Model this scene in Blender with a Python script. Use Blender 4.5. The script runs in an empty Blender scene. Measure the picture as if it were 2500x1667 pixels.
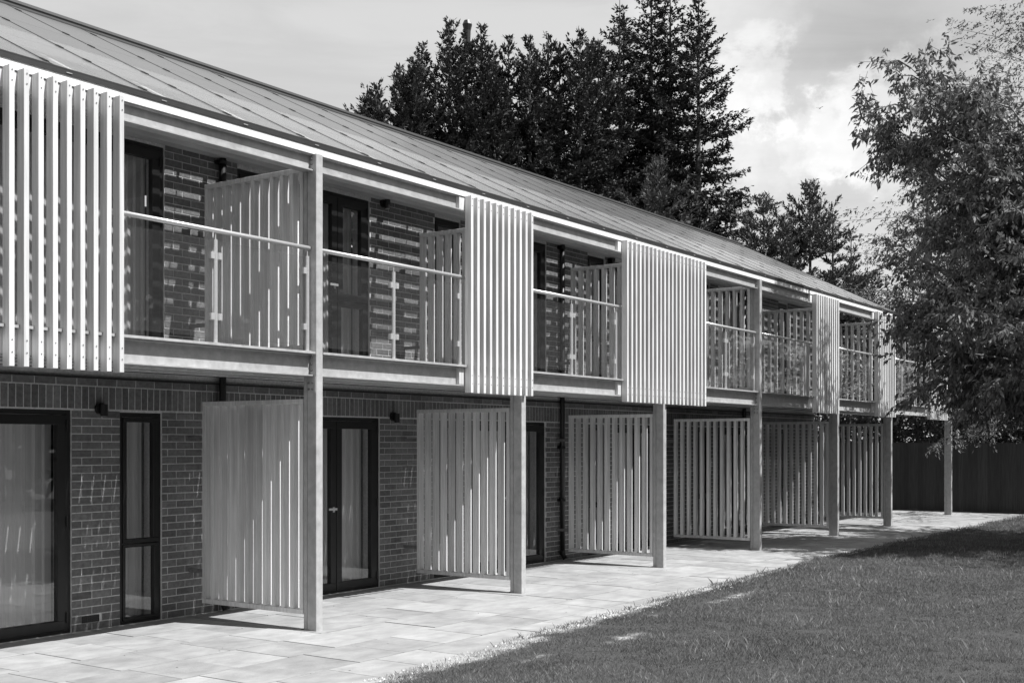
import bpy, math, random
import numpy as np
from mathutils import Vector

sc = bpy.context.scene
R = random.Random(7)
rad = math.radians

# ------------------------------------------------------------------ camera
YAW = 34.6727
cam_d = bpy.data.cameras.new('camera'); cam = bpy.data.objects.new('camera', cam_d)
sc.collection.objects.link(cam); sc.camera = cam
cam.location = (0, 0, 1.785); cam.rotation_euler = (rad(90), 0, rad(YAW - 90))
cam_d.sensor_width = 36; cam_d.lens = 42.13; cam_d.shift_y = 0.0994
cam_d.clip_start = 0.1; cam_d.clip_end = 3000

# ------------------------------------------------------------------ world
LD = Vector((-0.23, 1.0, -1.565)).normalized()        # direction the sunlight travels
SUN_EL = math.asin(-LD.z); SUN_AZ = math.atan2(-LD.x, -LD.y)
SKY_STR = 0.091
SUN_STR = 5.0
w = bpy.data.worlds.new('World'); sc.world = w; w.use_nodes = True
nt = w.node_tree; nt.nodes.clear(); N = nt.nodes.new; Lk = nt.links.new
out = N('ShaderNodeOutputWorld'); bg = N('ShaderNodeBackground'); Lk(bg.outputs[0], out.inputs[0])
bg.inputs[1].default_value = SKY_STR
sky = N('ShaderNodeTexSky'); sky.sky_type = 'NISHITA'; sky.sun_disc = False
sky.sun_elevation = SUN_EL; sky.sun_rotation = SUN_AZ
bw = N('ShaderNodeRGBToBW'); Lk(sky.outputs[0], bw.inputs[0])      # the photograph is black and white
tc = N('ShaderNodeTexCoord')


def math_(op, a, b=None, clamp=False):
    n = N('ShaderNodeMath'); n.operation = op; n.use_clamp = clamp
    for i, v in enumerate((a, b)):
        if v is None: continue
        if isinstance(v, (int, float)): n.inputs[i].default_value = v
        else: Lk(v, n.inputs[i])
    return n.outputs[0]


def mrange(v, a, b, c, d):
    n = N('ShaderNodeMapRange'); n.interpolation_type = 'SMOOTHSTEP'
    Lk(v, n.inputs[0])
    for i, x in enumerate((a, b, c, d)): n.inputs[i + 1].default_value = x
    return n.outputs[0]


def wnoise(scale, detail, rough, zs=2.2, dist=0.0, off=0.0):
    m = N('ShaderNodeMapping'); m.inputs['Scale'].default_value = (1, 1, zs); m.inputs['Location'].default_value = (off, off, 0)
    Lk(tc.outputs['Generated'], m.inputs[0])
    n = N('ShaderNodeTexNoise'); n.inputs['Scale'].default_value = scale; n.inputs['Detail'].default_value = detail
    n.inputs['Roughness'].default_value = rough; n.inputs['Distortion'].default_value = dist
    Lk(m.outputs[0], n.inputs['Vector']); return n.outputs[0]


veil = wnoise(3.2, 7, .6, 6.0, .5)
fine = wnoise(13, 10, .62, 1.3, .15, 3.1)
base = math_('ADD', math_('MULTIPLY', bw.outputs[0], .35), 4.0)        # thin high cloud over the blue
base = math_('ADD', base, mrange(veil, .35, .68, -.32, .38))


def blob(c, r0, r1, amp, soft=.035):
    """a cloud centred on direction c, its edge broken up by noise"""
    dn = N('ShaderNodeVectorMath'); dn.operation = 'NORMALIZE'; Lk(tc.outputs['Generated'], dn.inputs[0])
    sb = N('ShaderNodeVectorMath'); sb.operation = 'DISTANCE'; Lk(dn.outputs[0], sb.inputs[0])
    sb.inputs[1].default_value = Vector(c).normalized()
    d = math_('ADD', sb.outputs['Value'], math_('MULTIPLY', math_('SUBTRACT', fine, .5), -soft * 6.5))
    return math_('MULTIPLY', math_('MULTIPLY', mrange(d, r0, r1, 1, 0), amp), mrange(fine, .3, .7, 1.25, .75))


def sky_dir(px, py):
    """direction of a cloud seen at a place in the photograph"""
    cy, sy = math.cos(rad(YAW)), math.sin(rad(YAW)); a_ = (px - 1250) / 2926
    return (cy + a_ * sy, sy - a_ * cy, (1082 - py) / 2926)


for c, r0, r1, a, s in [(sky_dir(1850, 235), .024, .042, 1.15, .028), (sky_dir(1800, 310), .02, .055, .7, .03), (sky_dir(1970, 320), .014, .036, .9, .03), (sky_dir(2090, 300), .022, .042, 1.15, .03), (sky_dir(2220, 300), .03, .06, 1.0, .03), (sky_dir(1880, 360), .02, .06, .7, .03),
                        (sky_dir(1980, 330), .02, .08, .5, .03), (sky_dir(1750, -40), .02, .085, 1.1, .03), (sky_dir(2080, 90), .02, .12, -.75, .02), (sky_dir(2330, 60), .03, .12, -.45, .02), (sky_dir(1950, 450), .012, .05, -.55, .02), (sky_dir(2060, 430), .012, .05, -.5, .02), (sky_dir(1900, 600), .03, .10, .25, .02),
                        ((.2, .9, .5), .1, .4, .8, .04), ((-.7, .5, .35), .1, .35, 1.0, .04), ((-.4, -.8, .4), .1, .3, .9, .04), ((.6, -.75, .3), .08, .3, 1.0, .04)]:
    base = math_('ADD', base, blob(c, r0, r1, a, s))
Lk(base, bg.inputs[0])

sl = bpy.data.lights.new('sun', 'SUN'); so = bpy.data.objects.new('sun', sl); sc.collection.objects.link(so)
sl.energy = SUN_STR; sl.angle = rad(0.53); sl.color = (1, 1, 1)
so.rotation_euler = LD.to_track_quat('-Z', 'Y').to_euler()
so.location = (0, -10, 30)
sc.view_settings.view_transform = 'Standard'; sc.view_settings.look = 'None'
sc.view_settings.exposure = 0.58; sc.view_settings.gamma = 1

# ------------------------------------------------------------------ materials
def newmat(name):
    m = bpy.data.materials.new(name); m.use_nodes = True; t = m.node_tree
    p = t.nodes['Principled BSDF']
    return m, t, p


def mat(name, v, rough=.6, var=.15, scale=(6, 6, 6), island=0.0, bump=0.0, bscale=None, metal=0.0, spec=.5, detail=5, lo=None, blotch=0.0):
    """neutral grey material: v base value, var noise contrast, island random value per piece"""
    m, t, p = newmat(name); n = t.nodes.new; l = t.links.new
    p.inputs['Roughness'].default_value = rough; p.inputs['Metallic'].default_value = metal
    p.inputs['Specular IOR Level'].default_value = spec
    co = n('ShaderNodeTexCoord'); oi = n('ShaderNodeObjectInfo'); at = n('ShaderNodeAttribute'); at.attribute_name = 'rnd'
    ad = n('ShaderNodeMath'); ad.operation = 'ADD'; l(oi.outputs['Random'], ad.inputs[0]); l(at.outputs['Fac'], ad.inputs[1])
    fr = n('ShaderNodeMath'); fr.operation = 'FRACT'; l(ad.outputs[0], fr.inputs[0])
    off = n('ShaderNodeVectorMath'); off.operation = 'ADD'; l(co.outputs['Object'], off.inputs[0])
    mu = n('ShaderNodeMath'); mu.operation = 'MULTIPLY'; l(fr.outputs[0], mu.inputs[0]); mu.inputs[1].default_value = 37.0; l(mu.outputs[0], off.inputs[1])
    mp = n('ShaderNodeMapping'); mp.inputs['Scale'].default_value = scale; l(off.outputs[0], mp.inputs[0])
    nz = n('ShaderNodeTexNoise'); nz.inputs['Scale'].default_value = 1; nz.inputs['Detail'].default_value = detail; nz.inputs['Roughness'].default_value = .6
    l(mp.outputs[0], nz.inputs['Vector'])
    f = n('ShaderNodeMapRange'); l(nz.outputs[0], f.inputs[0]); f.inputs[1].default_value = .3; f.inputs[2].default_value = .7
    f.inputs[3].default_value = v * (1 - var); f.inputs[4].default_value = v * (1 + var)
    cur = f.outputs[0]
    if blotch:
        z2 = n('ShaderNodeTexNoise'); z2.inputs['Scale'].default_value = .9; z2.inputs['Detail'].default_value = 4; l(off.outputs[0], z2.inputs['Vector'])
        g = n('ShaderNodeMapRange'); l(z2.outputs[0], g.inputs[0]); g.inputs[1].default_value = .38; g.inputs[2].default_value = .62; g.inputs[3].default_value = 1 - blotch; g.inputs[4].default_value = 1 + blotch
        q = n('ShaderNodeMath'); q.operation = 'MULTIPLY'; l(cur, q.inputs[0]); l(g.outputs[0], q.inputs[1]); cur = q.outputs[0]
    if island:
        g = n('ShaderNodeMapRange'); l(fr.outputs[0], g.inputs[0]); g.inputs[3].default_value = 1 - island; g.inputs[4].default_value = 1 + island
        q = n('ShaderNodeMath'); q.operation = 'MULTIPLY'; l(cur, q.inputs[0]); l(g.outputs[0], q.inputs[1]); cur = q.outputs[0]
    l(cur, p.inputs['Base Color'])
    if bump:
        b = n('ShaderNodeBump'); b.inputs['Strength'].default_value = bump; b.inputs['Distance'].default_value = .01
        if bscale:
            z3 = n('ShaderNodeTexNoise'); z3.inputs['Scale'].default_value = bscale; z3.inputs['Detail'].default_value = 6; l(off.outputs[0], z3.inputs['Vector']); l(z3.outputs[0], b.inputs['Height'])
        else: l(nz.outputs[0], b.inputs['Height'])
        l(b.outputs[0], p.inputs['Normal'])
    return m


def leafmat(name, v, rough=.45, trans=.3, island=.35, spec=.5):
    m, t, p = newmat(name); n = t.nodes.new; l = t.links.new
    at = n('ShaderNodeAttribute'); at.attribute_name = 'rnd'
    g = n('ShaderNodeMapRange'); l(at.outputs['Fac'], g.inputs[0]); g.inputs[3].default_value = v * (1 - island); g.inputs[4].default_value = v * (1 + island)
    l(g.outputs[0], p.inputs['Base Color']); p.inputs['Roughness'].default_value = rough; p.inputs['Specular IOR Level'].default_value = spec
    if trans:
        tr = n('ShaderNodeBsdfTranslucent'); l(g.outputs[0], tr.inputs[0]); mx = n('ShaderNodeMixShader'); mx.inputs[0].default_value = trans
        l(p.outputs[0], mx.inputs[1]); l(tr.outputs[0], mx.inputs[2]); l(mx.outputs[0], t.nodes['Material Output'].inputs[0])
    return m


def glassmat(name, tint=.92, dirt=0.0, rough=0.0, ior=1.5, dirtv=.5, wave=0.0, fs=1.0):
    m = bpy.data.materials.new(name); m.use_nodes = True; t = m.node_tree; t.nodes.clear(); n = t.nodes.new; l = t.links.new
    o = n('ShaderNodeOutputMaterial'); tr = n('ShaderNodeBsdfTransparent'); tr.inputs[0].default_value = (tint, tint, tint, 1)
    gl = n('ShaderNodeBsdfGlossy'); gl.inputs['Roughness'].default_value = rough; gl.inputs[0].default_value = (1, 1, 1, 1)
    ge = n('ShaderNodeNewGeometry'); dt = n('ShaderNodeVectorMath'); dt.operation = 'DOT_PRODUCT'; l(ge.outputs['Incoming'], dt.inputs[0]); l(ge.outputs['Normal'], dt.inputs[1])
    def mm(op, a_, b_):
        q = n('ShaderNodeMath'); q.operation = op
        for i_, v_ in enumerate((a_, b_)):
            if v_ is None: continue
            if isinstance(v_, (int, float)): q.inputs[i_].default_value = v_
            else: l(v_, q.inputs[i_])
        return q.outputs[0]
    f0 = ((ior - 1) / (ior + 1)) ** 2
    fz = mm('ADD', mm('MULTIPLY', mm('POWER', mm('SUBTRACT', 1.0, mm('ABSOLUTE', dt.outputs['Value'], None)), 5.0), fs * (1 - f0)), f0)
    if wave:
        nz = n('ShaderNodeTexNoise'); nz.inputs['Scale'].default_value = 1.1; nz.inputs['Detail'].default_value = 1
        co = n('ShaderNodeTexCoord'); l(co.outputs['Object'], nz.inputs['Vector'])
        b = n('ShaderNodeBump'); b.inputs['Strength'].default_value = wave; b.inputs['Distance'].default_value = .01; l(nz.outputs[0], b.inputs['Height']); l(b.outputs[0], gl.inputs['Normal'])
    mx = n('ShaderNodeMixShader'); l(fz, mx.inputs[0]); l(tr.outputs[0], mx.inputs[1]); l(gl.outputs[0], mx.inputs[2])
    last = mx.outputs[0]
    if dirt:
        df = n('ShaderNodeBsdfDiffuse'); df.inputs[0].default_value = (dirtv, dirtv, dirtv, 1)
        m2 = n('ShaderNodeMixShader'); m2.inputs[0].default_value = dirt; l(last, m2.inputs[1]); l(df.outputs[0], m2.inputs[2]); last = m2.outputs[0]
    l(last, o.inputs[0]); return m


M = {}
M['wood'] = mat('pale_timber', .64, .7, .17, (38, 38, 1.6), .14, .25, blotch=.05)
M['wood_beam'] = mat('pale_timber_beam', .50, .7, .13, (1.6, 30, 30), .06, .2, blotch=.08)
M['fascia'] = mat('white_fascia', .78, .55, .04, (2, 20, 20), .02)
M['steel'] = mat('galvanised_steel', .37, .5, .18, (12, 12, 12), .06, .12, metal=.0, blotch=.06)
M['steel_dark'] = mat('dull_steel_bracket', .16, .6, .3, (30, 30, 30))
M['inox'] = mat('stainless_steel', .72, .3, .05, (4, 4, 60), 0, 0, metal=.55)
M['brick'] = mat('dark_facing_brick', .155, .85, .28, (26, 26, 26), .22, .5, 60, blotch=.10)
M['mortar'] = mat('pale_mortar', .60, .9, .2, (40, 40, 40), 0, .5, 80)
M['frame'] = mat('black_window_frame', .012, .4, .1, (5, 5, 5))
M['black'] = mat('black_plastic', .015, .4, .1, (5, 5, 5))
M['gutter'] = mat('dark_gutter', .022, .6, .2, (8, 8, 8))
M['slab'] = mat('pale_paving_slab', .29, .8, .18, (4.2, 6.5, 3.0), .05, .35, 45, blotch=.15, detail=8)
M['bed'] = mat('sand_joint', .05, .9, .25, (20, 20, 20))
M['pv'] = mat('solar_glass', .10, .24, .03, (3, 3, 3), .03, spec=.45)
M['cell'] = mat('solar_cell', .05, .4, .1, (8, 8, 8))
M['clear'] = glassmat('clear_module_glass', .97, .05, .24, 1.5, .4, 0, .58)
M['clamp'] = mat('black_clamp', .02, .5)
M['deck'] = mat('deck_board', .10, .8, .2, (30, 2, 30), .15)
M['joist'] = mat('deck_joist', .07, .8, .2, (2, 30, 30), .1)
M['glass'] = glassmat('window_glass', .86, .0, 0.0, 2.05, wave=.03)
M['bglass'] = glassmat('balustrade_glass', .96, .012, 0.0, 1.4, .8)
M['curtain'] = mat('pale_blind', .72, .9, .08, (30, 4, 1), .0)
M['bark'] = mat('bark', .11, .9, .35, (14, 14, 5), 0, .6)
M['bark_pale'] = mat('smooth_bark', .17, .7, .3, (9, 9, 20), 0, .4)
M['fir'] = leafmat('fir_needles', .05, .7, .08, .6, .15)
M['cyp'] = leafmat('cypress_sprays', .06, .7, .08, .6, .15)
M['pine'] = leafmat('pine_needles', .085, .65, .12, .5, .2)
M['larch'] = leafmat('larch_needles', .08, .55, .3, .45)
M['cherry'] = leafmat('cherry_leaf', .15, .5, .22, .45, .25)
M['hedge'] = leafmat('hedge_leaf', .045, .38, .12, .5, .4)
M['grass'] = leafmat('grass_blade', .20, .6, .25, .62, .3)
M['fence'] = mat('dark_fence_timber', .034, .85, .3, (30, 30, 2), .22, .2)
M['pebble'] = mat('pale_stone', .5, .8, .2, (40, 40, 40), .3)
M['room'] = mat('dim_room', .25, .9, .1)


def lawn_mat():
    m, t, p = newmat('lawn_soil'); n = t.nodes.new; l = t.links.new
    ge = n('ShaderNodeNewGeometry')
    at = n('ShaderNodeAttribute'); at.attribute_name = 'sand'
    z = n('ShaderNodeTexNoise'); z.inputs['Scale'].default_value = 22; z.inputs['Detail'].default_value = 8; z.inputs['Roughness'].default_value = .7; l(ge.outputs['Position'], z.inputs['Vector'])
    g = n('ShaderNodeMapRange'); l(z.outputs[0], g.inputs[0]); g.inputs[1].default_value = .3; g.inputs[2].default_value = .7; g.inputs[3].default_value = .028; g.inputs[4].default_value = .075
    s = n('ShaderNodeMapRange'); l(z.outputs[0], s.inputs[0]); s.inputs[1].default_value = .3; s.inputs[2].default_value = .7; s.inputs[3].default_value = .16; s.inputs[4].default_value = .42
    mx = n('ShaderNodeMix'); mx.data_type = 'FLOAT'; z4 = n('ShaderNodeTexNoise'); z4.inputs['Scale'].default_value = 30; z4.inputs['Detail'].default_value = 6; z4.inputs['Roughness'].default_value = .75; l(ge.outputs['Position'], z4.inputs['Vector'])
    ad = n('ShaderNodeMath'); ad.operation = 'ADD'; l(at.outputs['Fac'], ad.inputs[0]); l(z4.outputs[0], ad.inputs[1])
    th = n('ShaderNodeMapRange'); l(ad.outputs[0], th.inputs[0]); th.inputs[1].default_value = .80; th.inputs[2].default_value = 1.15
    l(th.outputs[0], mx.inputs[0]); l(g.outputs[0], mx.inputs[2]); l(s.outputs[0], mx.inputs[3])
    l(mx.outputs[0], p.inputs['Base Color']); p.inputs['Roughness'].default_value = .95
    b = n('ShaderNodeBump'); b.inputs['Strength'].default_value = .8; b.inputs['Distance'].default_value = .02; l(z.outputs[0], b.inputs['Height']); l(b.outputs[0], p.inputs['Normal'])
    return m


M['lawn'] = lawn_mat()
M['ground'] = mat('far_grass', .07, .95, .3, (.8, .8, .8), 0, .3, 12)

# ------------------------------------------------------------------ helpers
COL = sc.collection
CUBE_F = [(0, 3, 2, 1), (4, 5, 6, 7), (0, 1, 5, 4), (1, 2, 6, 5), (2, 3, 7, 6), (3, 0, 4, 7)]


class MB:
    """collects shapes, builds ONE mesh"""
    def __init__(s): s.v = []; s.f = []; s.r = []; s.k = 0

    def add(s, vs, fs, r=None):
        o = len(s.v); s.v += vs; s.f += [tuple(i + o for i in f) for f in fs]
        s.r += [R.random() if r is None else r] * len(fs); return s

    def box(s, x0, x1, y0, y1, z0, z1, j=0.0):
        vs = [(x0, y0, z0), (x1, y0, z0), (x1, y1, z0), (x0, y1, z0), (x0, y0, z1), (x1, y0, z1), (x1, y1, z1), (x0, y1, z1)]
        if j: vs = [tuple(c + R.uniform(-j, j) for c in v) for v in vs]
        return s.add(vs, CUBE_F)

    def prism(s, pts, lo, hi, axis='z'):
        n = len(pts)
        def P(a, b, c): return {'z': (a, b, c), 'x': (c, a, b), 'y': (a, c, b)}[axis]
        vs = [P(a, b, lo) for a, b in pts] + [P(a, b, hi) for a, b in pts]
        fs = [tuple(range(n))[::-1], tuple(range(n, 2 * n))] + [(i, (i + 1) % n, n + (i + 1) % n, n + i) for i in range(n)]
        return s.add(vs, fs)

    def cbox(s, x0, x1, y0, y1, z0, z1, c=.003, axis='z'):
        if axis == 'z': a0, a1, b0, b1, lo, hi = x0, x1, y0, y1, z0, z1
        elif axis == 'x': a0, a1, b0, b1, lo, hi = y0, y1, z0, z1, x0, x1
        else: a0, a1, b0, b1, lo, hi = x0, x1, z0, z1, y0, y1
        pts = [(a0 + c, b0), (a1 - c, b0), (a1, b0 + c), (a1, b1 - c), (a1 - c, b1), (a0 + c, b1), (a0, b1 - c), (a0, b0 + c)]
        return s.prism(pts, lo, hi, axis)

    def tube(s, pts, rs, n=8, cap=True):
        pts = [Vector(p) for p in pts]; k = len(pts)
        if not hasattr(rs, '__len__'): rs = [rs] * k
        vs = []; fs = []
        for i, p in enumerate(pts):
            t = (pts[min(i + 1, k - 1)] - pts[max(i - 1, 0)]).normalized()
            u = t.cross(Vector((0, 0, 1)) if abs(t.z) < .9 else Vector((1, 0, 0))).normalized(); v = t.cross(u)
            for a in range(n):
                q = p + (u * math.cos(2 * math.pi * a / n) + v * math.sin(2 * math.pi * a / n)) * rs[i]; vs.append(tuple(q))
        for i in range(k - 1):
            for a in range(n): b = (a + 1) % n; fs.append((i * n + a, i * n + b, (i + 1) * n + b, (i + 1) * n + a))
        if cap: fs.append(tuple(range(n))[::-1]); fs.append(tuple((k - 1) * n + a for a in range(n)))
        return s.add(vs, fs)

    def mesh(s, name, m, smooth=False):
        me = bpy.data.meshes.new(name); me.from_pydata(s.v, [], s.f); me.materials.append(m)
        a = me.attributes.new('rnd', 'FLOAT', 'FACE'); a.data.foreach_set('value', s.r if len(s.f) > 30 else [0.0] * len(s.f))
        if smooth: me.polygons.foreach_set('use_smooth', [True] * len(s.f))
        me.update(); return me

    def build(s, name, m, parent=None, smooth=False, **kw):
        return link(name, s.mesh(name, m, smooth), parent, **kw)


def link(name, me, parent=None, loc=None, **kw):
    o = bpy.data.objects.new(name, me); COL.objects.link(o)
    if parent is not None: o.parent = parent
    if loc: o.location = loc
    for k, v in kw.items(): o[k] = v
    return o


def thing(name, label, cat, loc=(0, 0, 0), group=None):
    o = link(name, None, loc=loc); o['label'] = label; o['category'] = cat
    if group: o['group'] = group
    return o


def tag(o, label, cat, group=None):
    o['label'] = label; o['category'] = cat
    if group: o['group'] = group
    return o


def copy_tree(o, parent=None, loc=None):
    c = o.copy(); COL.objects.link(c)
    if parent is not None: c.parent = parent
    if loc: c.location = loc
    for ch in list(o.children): copy_tree(ch, c)
    return c


def quads(name, P, m, parent=None, rnd=None, **kw):
    """P: (n,4,3) array of leaf quads -> one mesh"""
    n = len(P); me = bpy.data.meshes.new(name)
    me.vertices.add(n * 4); me.vertices.foreach_set('co', P.reshape(-1).astype(np.float32))
    me.loops.add(n * 4); me.loops.foreach_set('vertex_index', np.arange(n * 4, dtype=np.int32))
    me.polygons.add(n); me.polygons.foreach_set('loop_start', np.arange(0, n * 4, 4, dtype=np.int32))
    try: me.polygons.foreach_set('loop_total', np.full(n, 4, dtype=np.int32))
    except Exception: pass
    me.materials.append(m)
    a = me.attributes.new('rnd', 'FLOAT', 'FACE'); a.data.foreach_set('value', (np.random.rand(n) if rnd is None else rnd).astype(np.float32))
    me.update(calc_edges=True); me.validate()
    return link(name, me, parent, **kw)


# ------------------------------------------------------------------ setting
RNG = np.random.default_rng(11)


def smooth_noise(x, y, s, seed=0):
    r = np.random.default_rng(seed); o = 0
    for k in range(5):
        a, b, c, d = r.uniform(-1, 1, 4); f = s * (1.35 ** k)
        o = o + np.sin(x * f * (1 + a * .5) + y * f * b * 1.3 + c * 9) * np.cos(y * f * (1 + d * .4) - x * f * a * .8 + k)
    return o / 3.0


# edge of the paving, seen as Y for X
EX = [-20, 3, 5, 6.8, 8.3, 10.2, 13.3, 18, 24.6, 29.6, 33, 60]; EY = [5.7, 5.8, 5.92, 6.03, 6.14, 6.28, 6.45, 6.66, 6.58, 6.5, 6.45, 6.4]

g = MB(); g.add([(-400, -400, -.09), (600, -400, -.09), (600, 600, -.09), (-400, 600, -.09)], [(0, 1, 2, 3)])
g.build('ground', M['ground'], kind='structure')

patio = MB().box(0.5, 32.3, 5.3, 9.86, -.07, -.012).build('patio', M['bed'], kind='structure')
slab_meshes = []
SX, SY = .562, .648
for k in range(4):
    b = MB().cbox(.0038, SX - .0038, .0038, SY - .0038, -.03, 0, .002, 'z'); slab_meshes.append(b.mesh('paving_slab', M['slab']))
wide = [MB().cbox(.0038, SX * 1.5 - .0038, .0038, SY - .0038, -.03, 0, .002).mesh('paving_slab', M['slab']) for _ in range(2)]
ns = 0; Y0 = 7.88
for r in range(-3, 3):
    y = Y0 + r * SY
    x = 6.556 - 10 * SX + (0 if r in (0, 2) else (.12, -.16, .22, .06, -.2, .1, .3)[r + 4]) - (SX if r == -4 else 0)
    while x < 32.0:
        big = (r not in (0, 1)) and R.random() < .22 and x > 7
        wdt = SX * 1.5 if big else SX
        if x > 4.2 and ns < 300:
            if y < 9.3 or True:
                o = link('paving_slab', R.choice(wide if big else slab_meshes), patio, loc=(x, min(y, 9.86 - SY) if r < 3 else y, R.uniform(-.002, .002)))
                o.rotation_euler = (R.uniform(-.001, .001), R.uniform(-.001, .001), 0); ns += 1
        x += wdt

# lawn, slightly above the paving, with a ragged edge and sandy bare patches
xs = np.concatenate([np.linspace(-6, 5, 20), np.linspace(5.1, 34, 330), np.linspace(34.5, 60, 20)])
ts = np.concatenate([[0, .006, .012, .02, .03, .04, .055, .075, .1], np.linspace(.12, 1, 60)])
X, Tt = np.meshgrid(xs, ts); yE = np.interp(X, EX, EY) + .035 * smooth_noise(X, X * .3, 2.2, 3) + .015 * smooth_noise(X, X, 9, 5)
Yv = yE - Tt * 16


def lawn_z(x, y):
    e = np.interp(x, EX, EY) + .035 * smooth_noise(x, x * .3, 2.2, 3) + .015 * smooth_noise(x, x, 9, 5)
    rise = np.clip((e - y) / .25, 0, 1)
    return -.012 + .026 * rise + .012 * smooth_noise(x, y, 1.6, 1) * rise + .006 * smooth_noise(x, y, 7, 2) * rise


Z = lawn_z(X, Yv)


def sandf(x, y):
    e = np.interp(x, EX, EY) - y
    s = np.clip(1.15 - np.abs(e - .10) / np.interp(x, [5, 7, 9, 10.5, 12, 14], [.18, .30, .32, .22, .10, .03]), 0, 1) * (x < 14) * (.7 + .5 * smooth_noise(x, y, 5, 8))
    for cx, cy, ax, ay, a in [(13.0, 5.75, 1.0, .16, .9), (9.6, 5.35, .55, .10, .8), (8.3, 5.45, .5, .12, .7), (10.6, 5.85, .8, .06, .7), (17.0, 5.7, .5, .12, .5), (7.6, 4.4, .5, .10, .4), (14.2, 5.9, .5, .1, .7), (8.8, 4.7, .4, .06, .4)]:
        s = np.maximum(s, .72 * a * np.exp(-((x - cx) / ax) ** 2 - ((y - cy) / ay) ** 2) * (1 + .7 * smooth_noise(x, y, 11, 4)))
    return np.clip(s, 0, .72)


nr, nc = X.shape; vs = np.stack([X, Yv, Z], -1).reshape(-1, 3)
idx = np.arange(nr * nc).reshape(nr, nc); F = np.stack([idx[:-1, :-1], idx[1:, :-1], idx[1:, 1:], idx[:-1, 1:]], -1).reshape(-1, 4)
me = bpy.data.meshes.new('lawn'); me.from_pydata(vs.tolist(), [], F.tolist()); me.materials.append(M['lawn'])
a = me.attributes.new('sand', 'FLOAT', 'POINT'); a.data.foreach_set('value', sandf(X, Yv).reshape(-1).astype(np.float32))
me.polygons.foreach_set('use_smooth', [True] * len(me.polygons)); me.update()
lawn = link('lawn', me, kind='structure')


def blades(n, x, y, h, wd, lean):
    az = RNG.uniform(0, 2 * np.pi, n); fa = RNG.uniform(0, 2 * np.pi, n)
    z0 = lawn_z(x, y) - .004
    d = np.stack([np.cos(az), np.sin(az)], -1); s = np.stack([np.cos(fa), np.sin(fa)], -1)
    P = np.zeros((n, 4, 3)); b = np.stack([x, y], -1)
    P[:, 0, :2] = b - s * wd[:, None] / 2; P[:, 1, :2] = b + s * wd[:, None] / 2
    tip = b + d * (lean * h)[:, None]
    mid = b + d * (lean * h * .35)[:, None]
    P[:, 2, :2] = tip; P[:, 3, :2] = mid - s * wd[:, None] * .28
    P[:, 0, 2] = P[:, 1, 2] = z0; P[:, 2, 2] = z0 + h; P[:, 3, 2] = z0 + h * .55
    return P


parts = []; rn = []
for (x0, x1, dens, hh, ww) in [(5, 9, 11000, .024, .0029), (9, 13, 8600, .026, .0035), (13, 19, 5600, .030, .0049), (19, 34, 2200, .034, .0075)]:
    ylo = lambda x: .19 * x - .5
    n = int((x1 - x0) * 6.6 * dens); x = RNG.uniform(x0, x1, n); y = RNG.uniform(-.4, 6.75, n)
    e = np.interp(x, EX, EY) + .035 * smooth_noise(x, x * .3, 2.2, 3) + .015 * smooth_noise(x, x, 9, 5)
    k = (y < e + .015) & (y > ylo(x)) & (.822 * x + .569 * y > 8.5) & (RNG.uniform(0, 1, n) > sandf(x, y) * 1.05 - .02 + .5 * (smooth_noise(x, y, 3.1, 51) + smooth_noise(x, y, 9, 52) > .45))
    x = x[k]; y = y[k]; e = e[k]; n = len(x)
    clump = smooth_noise(x, y, 2.0, 21); cl2 = smooth_noise(x, y, 13, 22)
    edge = np.clip(1 - (e - y) / .14, 0, 1) * (x > 8.6)
    rough_zone = np.clip(1 - np.abs(y - (.32 * x + .6)) / 1.6, 0, 1) * (x < 17)
    h = hh * (.55 + .8 * RNG.random(n) ** 2) * (1 + .45 * clump + .4 * cl2) + edge * .045 * RNG.random(n) ** 3
    tall = RNG.random(n) < .015 + .10 * rough_zone * np.clip(.4 + clump, 0, 1)
    h = np.where(tall, h * RNG.uniform(1.4, 2.6, n), h); h = np.clip(h, .012, .13)
    wd = ww * RNG.uniform(.6, 1.3, n) * np.where(tall, 1.25, 1)
    parts.append(blades(n, x, y, h, wd, RNG.uniform(.05, .85, n)))
    rn.append(np.clip(RNG.random(n) * .62 + .26 * clump + .16 * cl2 + .22 * smooth_noise(x, y, .7, 77) + np.where(tall, .35, 0) + (RNG.random(n) < .03) * .8, 0, 1.8))
quads('grass', np.concatenate(parts), M['grass'], rnd=np.concatenate(rn), kind='stuff')

# little stones and clods on the bare strip beside the paving
b = MB()
for _ in range(900):
    x = R.uniform(5.5, 14.5); e = float(np.interp(x, EX, EY)); y = e - R.uniform(.0, .3) if R.random() < .8 else R.uniform(3, e)
    if y < .17 * x: continue
    s = R.uniform(.004, .012) * (1 + (x - 5) * .03)
    c = [(x + R.uniform(-s, s), y + R.uniform(-s, s), .01 + R.uniform(0, s)) for _ in range(4)]
    b.add([(x - s, y, .005), (x, y - s, .004), (x + s, y, .005), (x, y + s, .004), (x + R.uniform(-.3, .3) * s, y, .008 + s)], [(0, 1, 4), (1, 2, 4), (2, 3, 4), (3, 0, 4)])
b.build('gravel', M['pebble'], kind='stuff')

b = MB()
for _ in range(70):
    x, y = R.uniform(5, 22), R.uniform(6.3, 9.6); s_ = R.uniform(.006, .016); a_ = R.uniform(0, 6.28); c_, d_ = math.cos(a_) * s_, math.sin(a_) * s_
    b.add([(x - c_, y - d_, .002), (x + d_ * .5, y - c_ * .5, .006), (x + c_, y + d_, .004), (x - d_ * .5, y + c_ * .5, .001)], [(0, 1, 2, 3)])
b.build('leaf_litter', M['bark'], kind='stuff')

# ------------------------------------------------------------------ the building
YW = 9.85
BX0, BX1 = 1.5, 26.3
bld = thing('apartment_building', 'long two-storey dark brick block with solar roof and timber clad balconies', 'building')

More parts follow.
